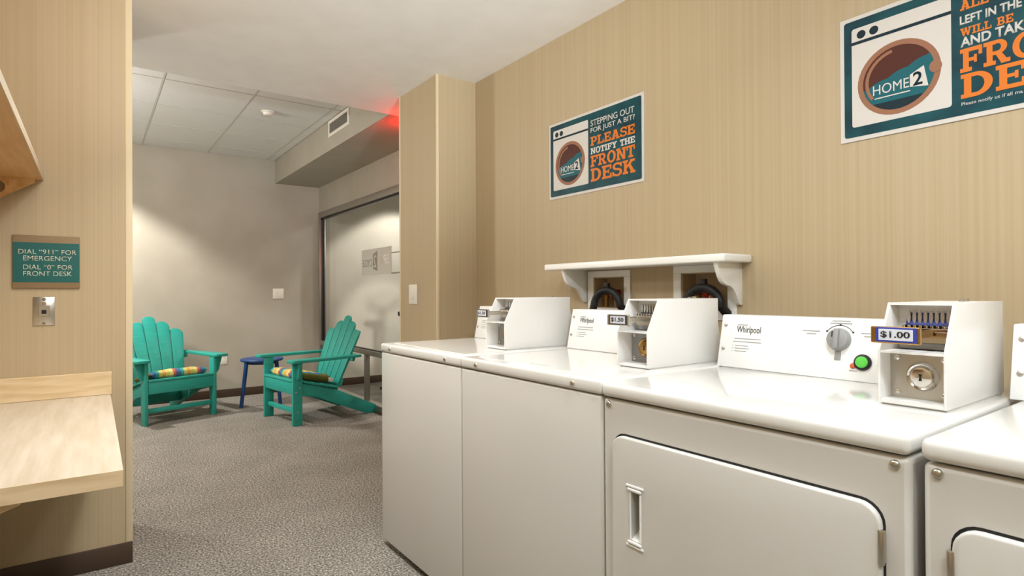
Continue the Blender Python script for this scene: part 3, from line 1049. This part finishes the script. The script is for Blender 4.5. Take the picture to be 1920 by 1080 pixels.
slab_part('lettering', 'DESK', mt, .314, .048, .282, .062, .0006, 'poster_orange', t, Z0)

t, mt = poster_base(.887, 1.6505, PW, PH, 'large-looking teal poster over the dryer with its lettering cut by the frame')
washer_picture(t, mt, *PIC)
text_part('lettering', 'N', mt, .316, .334, .020, .024, .0006, 'poster_white', t, z=Z0, bold=.03)
slab_part('lettering', 'ALL', mt, .318, .300, .063, .028, .0006, 'poster_orange', t, Z0)
slab_part('lettering', 'E', mt, .400, .300, .020, .028, .0006, 'poster_orange', t, Z0)
text_part('lettering', 'LEFT IN THE', mt, .317, .2615, .132, .0235, .0006, 'poster_white', t, z=Z0, bold=.03)
slab_part('lettering', 'WILL BE', mt, .318, .229, .114, .022, .0006, 'poster_orange', t, Z0)
text_part('lettering', 'AND TAKE', mt, .318, .199, .150, .027, .0006, 'poster_white', t, z=Z0, bold=.03)
slab_part('lettering', 'FRONT', mt, .318, .129, .285, .0645, .0006, 'poster_orange', t, Z0)
slab_part('lettering', 'DESK', mt, .318, .0575, .285, .066, .0006, 'poster_orange', t, Z0)
text_part('lettering', 'Please notify us if all ma', mt, .319, .036, .130, .0115, .0006, 'poster_white', t, z=Z0)

# ------------------------------------------------------------------ emergency sign and wall plates
t = thing('wall_sign', (-.156, YF, 1.210), 'teal wall sign with bronze bands about dialling 911, above the jack plate', 'sign')
MB().box(-.1095, .1095, -.008, 0, 0, .216, .0012, 1).build('backing', 'bronze', t)
MB().box(-.1075, .1075, -.0088, -.007, .024, .187).build('panel', 'sign_teal', t, smooth=0)
mt = frame_mtx((-.1095, -.0088, 0), (1, 0, 0), (0, 0, 1))
text_part('lettering', 'DIAL “911” FOR', mt, .019, .140, .188, .019, .0008, 'sign_text', t, bold=-.004)
text_part('lettering', 'EMERGENCY', mt, .034, .113, .158, .0195, .0008, 'sign_text', t, bold=-.004)
text_part('lettering', 'DIAL “0” FOR', mt, .034, .077, .160, .019, .0008, 'sign_text', t, bold=-.004)
text_part('lettering', 'FRONT DESK', mt, .034, .050, .158, .0195, .0008, 'sign_text', t, bold=-.004)

t = thing('jack_plate', (-.1655, YF, 1.056), 'stainless telephone jack plate under the teal emergency sign', 'wall plate')
MB().box(-.0355, .0355, -.004, 0, 0, .1175, .0015, 2).build('plate', 'steel', t)
k = MB()
k.box(-.018, .018, -.0065, -.003, .036, .082, .0015, 1)
k.build('jack_body', 'steel', t)
MB().box(-.008, .008, -.0072, -.006, .048, .064).build('jack_socket', 'black', t, smooth=0)
for zz in (.008, .108):
    MB().lathe([(.006, 0), (.006, .003), (.0035, .006)], (0, -.004, zz), (0, -1, 0), 14).build('stud', 'chrome', t)
MB().box(-.006, .006, -.010, -.004, .086, .096, .001, 1).build('clip', 'chrome', t)

t = thing('light_switch', (XP, 3.398, 1.108), 'single white rocker switch on the pier beside the opening', 'light switch')
MB().box(-.006, 0, -.057, .057, 0, .126, .002, 2).build('plate', 'plate', t)
MB().box(-.009, -.005, -.017, .017, .030, .097, .002, 2).build('rocker', 'plate', t)
MB().box(-.0094, -.008, -.004, .004, .036, .042).build('pilot_slot', 'grey', t, smooth=0)

t = thing('light_switch', (1.796, YFAR, 1.115), 'double white rocker switch on the far wall', 'light switch')
MB().box(-.062, .062, -.006, 0, 0, .122, .002, 2).build('plate', 'plate', t)
for xx in (-.025, .025):
    MB().box(xx - .016, xx + .016, -.009, -.005, .028, .094, .002, 2).build('rocker', 'plate', t)

t = thing('power_outlet', (1.202, YFAR, .378), 'white power outlet low on the far wall behind an armrest', 'power outlet')
MB().box(-.037, .037, -.006, 0, 0, .122, .002, 2).build('plate', 'plate', t)
for zz in (.024, .070):
    MB().prism(rrect(-.017, .017, zz, zz + .030, .010), 'y', -.008, -.005, mi=0).box(-.008, -.006, -.0085, -.0078, zz + .013, zz + .023, mi=1).box(.006, .008, -.0085, -.0078, zz + .013, zz + .023, mi=1).build('socket', ['plate', 'black'], t, smooth=0)

# air grille on the soffit, detector, red lamp standing in for the hidden exit sign
t = thing('air_vent', (XS, 5.05, 2.610), 'white rectangular air grille high on the side of the soffit', 'vent')
VY0, VY1, VH = -.262, .262, .150
k = MB()
fw = .03
k.box(-.010, 0, VY0, VY1, 0, fw, .002, 1).box(-.010, 0, VY0, VY1, VH - fw, VH, .002, 1)
k.box(-.010, 0, VY0, VY0 + fw, fw, VH - fw, .002, 1).box(-.010, 0, VY1 - fw, VY1, fw, VH - fw, .002, 1)
k.build('frame', 'plate', t)
MB().box(-.002, 0, VY0 + fw, VY1 - fw, fw, VH - fw).build('backing', 'grey', t, smooth=0)
for i in range(26):
    yy = VY0 + fw + (i + .5) * (VY1 - VY0 - 2 * fw) / 26
    MB().box(-.008, -.002, yy - .004, yy + .004, fw, VH - fw).build('louvre', 'alu', t, smooth=0)

t = thing('smoke_detector', (1.238, 5.338, ZA - .002), 'small white round detector on the tile ceiling', 'detector')
MB().lathe([(.055, 0), (.055, .008), (.050, .012)], (0, 0, 0), (0, 0, -1), 28).build('base', 'plate', t)
MB().lathe([(.044, .012), (.044, .022), (.036, .034), (.012, .038)], (0, 0, 0), (0, 0, -1), 28).build('cover', 'plate', t)

t = thing('exit_sign_lamp', (1.985, 4.03, 2.4931), 'plain red lamp standing in for the unseen exit sign under the soffit', 'lamp')
MB().box(-.10, .10, -.03, .03, -.02, 0, .003, 1).build('canopy', 'plate', t)
MB().box(-.09, .09, -.012, .012, -.13, -.02, .003, 1).build('lens', 'red_glow', t)

# ------------------------------------------------------------------ folding counter and overhead shelf
CX1, CY0, CZ = .060, 1.735, .750
t = thing('folding_counter', (XLN + .003, 2.41, 0), 'pale maple folding counter with a splash strip on the dividing wall', 'counter')
cx1, cy0, cy1 = CX1 - XLN - .003, CY0 - 2.41, YF - 2.41
MB().box(0, cx1, cy0, cy1 - .001, CZ - .042, CZ, .0015, 1).build('counter_top', 'maple_top', t)
MB().box(.002, cx1 - .001, cy0 - .0015, cy0 + .001, CZ - .041, CZ - .001).build('edge_band', 'maple', t, smooth=0)
MB().box(0, cx1 + .004, cy1 - .02, cy1 - .001, CZ + .0005, CZ + .098, .0015, 1).build('side_splash', 'maple', t)
MB().box(0, .018, cy0 + .01, cy1 - .02, CZ + .0005, CZ + .098, .0015, 1).build('back_splash', 'maple', t)
for yy in (cy0 + .06, cy1 - .30):
    MB().prism([(0, CZ - .042), (cx1 - .20, CZ - .042), (cx1 - .20, CZ - .062), (.04, CZ - .20), (0, CZ - .20)], 'y', yy, yy + .02, bev=.001, seg=1).build('bracket', 'maple', t)

t = thing('overhead_shelf', (XLN, 2.2, 1.655), 'maple overhead shelf on the wall over the folding counter', 'shelf')
sx1 = -.168 - XLN
MB().box(0, sx1, -1.4, YF - 2.2 - .001, 0, .030, .0015, 1).build('shelf_board', 'maple_shelf', t)
MB().box(sx1 - .0005, sx1 + .0012, -1.4, YF - 2.2 - .001, .001, .029).build('edge_band', 'maple_top', t, smooth=0)
for yy in (YF - 2.2 - .035, -.40):
    k = MB()
    hx, hz, hr = .250, -.042, .026
    outer = [(0, 0), (sx1 - .025, 0), (sx1 - .025, -.014), (.05, -.225), (0, -.225)]
    # plate with a round hole: fan strips between outline and hole
    tb = bmesh.new()
    nn = 40
    def hit(a):
        d = Vector((math.cos(a), math.sin(a)))
        best = None
        for (xa, za), (xb, zb) in zip(outer, outer[1:] + outer[:1]):
            e1 = Vector((xb - xa, zb - za))
            den = d.x * e1.y - d.y * e1.x
            if abs(den) < 1e-9:
                continue
            s = ((xa - hx) * e1.y - (za - hz) * e1.x) / den
            u = ((xa - hx) * d.y - (za - hz) * d.x) / den
            if s > 0 and -1e-6 <= u <= 1 + 1e-6 and (best is None or s < best):
                best = s
        return (hx + d.x * best, hz + d.y * best)
    angs = sorted([2 * PI * i / nn for i in range(nn)] + [math.atan2(p[1] - hz, p[0] - hx) % (2 * PI) for p in outer])
    rings = []
    for yv in (yy, yy + .018):
        rings.append(([tb.verts.new((hit(a)[0], yv, hit(a)[1])) for a in angs], [tb.verts.new((hx + hr * math.cos(a), yv, hz + hr * math.sin(a))) for a in angs]))
    n = len(angs)
    for i in range(n):
        j = (i + 1) % n
        (o0, i0), (o1, i1) = rings
        tb.faces.new((o0[i], o0[j], i0[j], i0[i]))
        tb.faces.new((o1[i], i1[i], i1[j], o1[j]))
        tb.faces.new((o0[i], o1[i], o1[j], o0[j]))
        tb.faces.new((i0[i], i0[j], i1[j], i1[i]))
    bmesh.ops.recalc_face_normals(tb, faces=tb.faces)
    k._merge(tb, 0)
    k.build('bracket', 'maple_shelf', t)


# ------------------------------------------------------------------ adirondack chairs, cushions, side table
def adirondack(loc, rz, label):
    """local: front at y=0 facing -y, back towards +y"""
    t = thing('adirondack_chair', loc, label, 'chair', 'turquoise slatted armchairs', rz)
    T = 'teal'
    hw = .320
    for s in (-1, 1):
        xo, xi = s * hw, s * (hw - .030)
        MB().box(min(xo, xi), max(xo, xi), .0, .088, 0, .565, .004, 2).build('front_leg', T, t)
        # curved arm bracket outside the leg
        pr = [(.012, .565), (.012, .50)] if False else None
        a, b2 = s * hw, s * (hw + .072)
        cur = [(a, .405), (s * (hw + .022), .408), (s * (hw + .040), .435), (s * (hw + .052), .49), (s * (hw + .072), .565), (a, .565)]
        MB().prism(cur, 'y', .03, .056, bev=.003).build('arm_bracket', T, t)
        # arm: wide paddle at the front, narrowing behind
        x_in, x_out = hw - .035, hw + .095
        arm = [(s * x_in, -.035), (s * (x_in + .015), -.05), (s * (x_out - .02), -.05), (s * x_out, -.03), (s * x_out, .18), (s * (x_out - .025), .45), (s * (x_out - .055), .66),
               (s * (x_in + .025), .66), (s * (x_in + .012), .40), (s * x_in, .22)]
        MB().prism(arm, 'z', .566, .592, bev=.004).build('arm', T, t)
        # side rail doubling as rear leg
        xa, xb = s * (hw - .0305), s * (hw - .060)
        rail = [(.03, .275), (.03, .375), (.12, .365), (.45, .268), (.86, .075), (.86, .0), (.76, .0), (.46, .130), (.25, .225)]
        MB().prism(rail, 'x', min(xa, xb), max(xa, xb), bev=.003).build('side_rail', T, t)
        k = MB()
        for zz, yy in ((.12, .045), (.30, .03), (.335, .062)):
            k.lathe([(.007, 0), (.007, .002), (.003, .004)], (s * hw, yy, zz), (s, 0, 0), 12)
        k.build('bolt', 'chrome', t)
    MB().box(-hw + .031, hw - .031, .004, .030, .280, .388, .004, 2).build('apron', T, t)
    MB().box(-hw + .031, hw - .031, .030, .060, .105, .145, .004, 2).build('stretcher', T, t)
    MB().box(-hw + .061, hw - .061, .60, .625, .09, .185, .004, 2).build('rear_stretcher', T, t)
    # seat slats follow the rails
    for i in range(5):
        y0 = .006 + i * .088
        zz = .383 - .26 * max(0, y0 - .03) - .0
        mtx = Matrix.Translation((0, y0, zz + .012)) @ Matrix.Rotation(-.26, 4, 'X')
        MB().box(-hw + .002 if i else -hw + .002, hw - .002, 0, .080, 0, .020, .004, 2, mtx=mtx if i else Matrix.Translation((0, -.006, .388))).build('seat_slat', T, t) if i else \
            MB().box(-hw + .031, hw - .031, -.002, .082, .389, .409, .005, 2).build('seat_slat', T, t)
    # fanned back slats, each with a rounded head
    lean = math.radians(21.5)
    Mb = Matrix.Translation((0, .452, .262)) @ Matrix.Rotation(-lean, 4, 'X')
    n = 5
    heads = [.625, .705, .745, .705, .625]
    for i in range(n):
        u = i - 2
        wb, wt = .088, .117
        xb, xt = u * (wb + .006), u * (wt + .006)
        H = heads[i]
        pts = [(xb - wb / 2, 0), (xb + wb / 2, 0)]
        # outer edge up, rounded head sloping away from the middle
        drop = .055 * abs(u) if abs(u) else .0
        xr_, xl_ = xt + wt / 2, xt - wt / 2
        zr_ = H - .045 - (.04 if u > 0 else 0)
        zl_ = H - .045 - (.04 if u < 0 else 0)
        pts.append((xr_, zr_))
        for q in range(1, 12):
            a = PI * q / 12
            px = xt + wt / 2 * math.cos(a)
            base = zr_ + (zl_ - zr_) * q / 12
            pts.append((px, base + .045 * math.sin(a) ** .8))
        pts.append((xl_, zl_))
        MB().prism(pts, 'y', 0, .022, bev=.003, mtx=Mb).build('back_slat', T, t)
    MB().box(-.32, .32, .0225, .047, .30, .375, .004, 2, mtx=Mb).build('back_rail', T, t)
    MB().box(-.238, .238, .0225, .047, .045, .115, .004, 2, mtx=Mb).build('back_rail', T, t)
    MB().box(-.27, .27, .0225, .042, .56, .60, .006, 2, mtx=Mb).build('back_rail', T, t)
    return t


def cushion(chair_loc, rz, label, dx=0.0, twist=0.0):
    t = thing('seat_cushion', chair_loc, label, 'cushion', 'plaid seat cushions', rz)
    hw, L, th = .255, .40, .080
    tb = bmesh.new()
    bmesh.ops.create_grid(tb, x_segments=20, y_segments=18, size=.5)
    bm = bmesh.new()
    # pillow section: superellipse edge, soft crown, faint crumple
    nx, ny = 22, 20
    top, bot = {}, {}
    for i in range(nx + 1):
        for j in range(ny + 1):
            u, v = 2 * i / nx - 1, 2 * j / ny - 1
            e = ((1 - abs(u) ** 8) ** .5) * ((1 - abs(v) ** 10) ** .5)
            x, y = u * hw, (v + 1) / 2 * L
            wob = .003 * math.sin(u * 9 + v * 3) + .002 * math.sin(v * 14 + u * 4)
            zt_, zb_ = th / 2 * e * (1 + .12 * math.cos(u * 1.4)) + wob * e, -th / 2 * e
            top[i, j] = bm.verts.new((x, y, th / 2 + zt_))
            if e > 1e-6:
                bot[i, j] = bm.verts.new((x, y, th / 2 + zb_))
            else:
                bot[i, j] = top[i, j]
    for i in range(nx):
        for j in range(ny):
            f = bm.faces.new((top[i, j], top[i + 1, j], top[i + 1, j + 1], top[i, j + 1]))
            f.material_index = 0 if (j < 3 or (j < 14 and 1 <= i < nx - 1)) else 1
            vs_ = []
            for q in ((i, j), (i, j + 1), (i + 1, j + 1), (i + 1, j)):
                if bot[q] not in vs_:
                    vs_.append(bot[q])
            if len(vs_) >= 3:
                try:
                    f = bm.faces.new(vs_)
                    f.material_index = 0 if j < 2 else 1
                except ValueError:
                    pass
    tb.free()
    mtx = Matrix.Translation((dx, .020, .4095)) @ Matrix.Rotation(twist, 4, 'Y') @ Matrix.Rotation(-.215, 4, 'X')
    bm.transform(mtx)
    k = MB()
    k.bm.free()
    k.bm = bm
    k.build('cushion_body', ['plaid', 'olive'], t, smooth=80)
    MB().box(hw - .045, hw + .004, L - .045, L + .006, .020, .056, .006, 2, mtx=mtx).build('care_tag', 'white_cloth', t)
    return t


def face_rz(fx, fy):
    return math.atan2(fx, -fy)


C1, C2 = (.674, 6.203, 0), (1.376, 5.612, 0)
RZ1, RZ2 = face_rz(.314, -.95), face_rz(-.986, -.166)
adirondack(C1, RZ1, 'turquoise slatted armchair beside the dividing wall, partly hidden by it')
adirondack(C2, RZ2, 'turquoise slatted armchair standing in profile beside the glazed wall')
cushion(C1, RZ1, 'plaid seat cushion on the armchair by the dividing wall')
cushion(C2, RZ2, 'plaid seat cushion with white tag on the armchair by the glazed wall')

t = thing('side_table', (1.46, 6.60, 0), 'round navy blue side table between the two armchairs', 'table')
MB().lathe([(.20, .462), (.212, .468), (.215, .480), (.210, .489), (.19, .492)], (0, 0, 0), (0, 0, 1), 40).build('table_top', 'bluetable', t)
MB().cyl((0, 0, .435), (0, 0, .463), .15, seg=30).build('apron_ring', 'bluetable', t)
for (xa, ya), (xb, yb) in (((-.165, -.06), (-.222, -.085)), ((.125, -.09), (.160, -.108)), ((.10, .14), (.135, .20))):
    MB().tube([(xa, ya, .462), (xb, yb, .0)], [.021, .019], 14).build('leg', 'bluetable', t)

# ------------------------------------------------------------------ exercise bike behind the glazing
t = thing('exercise_bike', (3.10, 6.12, 0), 'dark exercise bike in the room behind the glazing', 'exercise bike', rz=.15)
k = MB()
k.box(-.25, .25, -.50, -.44, .02, .06, .01).box(-.25, .25, .44, .50, .02, .06, .01)
k.tube([(0, -.47, .05), (0, .47, .05)], .03)
k.tube([(0, .42, .06), (0, .12, .50), (0, -.02, .70)], .032)
k.tube([(0, -.40, .06), (0, -.30, .55)], .032)
k.tube([(0, -.30, .52), (0, .12, .48)], .03)
k.build('frame', 'black', t)
MB().lathe([(.235, -.02), (.24, 0), (.235, .02)], (0, -.36, .33), (1, 0, 0), 40).build('flywheel', 'steel', t)
MB().tube([(0, -.30, .52), (0, -.36, 1.14)], .024).build('handlebar_post', 'black', t)
MB().tube([(-.10, -.56, 1.24), (-.10, -.38, 1.17), (0, -.36, 1.14), (.10, -.38, 1.17), (.10, -.56, 1.24)], .016).build('handlebar', 'black', t)
MB().tube([(0, .12, .50), (0, .22, .90)], .022).build('seat_post', 'steel', t)
MB().prism([(-.03, .06), (.03, .06), (.05, .20), (.11, .32), (.08, .36), (-.08, .36), (-.11, .32), (-.05, .20)], 'z', .90, .955, bev=.015).build('saddle', 'black', t)
k = MB()
k.tube([(-.09, .02, .33), (.09, .02, .33)], .02)
k.box(.09, .19, -.02, .06, .20, .23, .005).box(-.19, -.09, -.02, .06, .43, .46, .005)
k.tube([(.085, .02, .33), (.085, .02, .21)], .012).tube([(-.085, .02, .33), (-.085, .02, .45)], .012)
k.build('crank', 'steel', t)
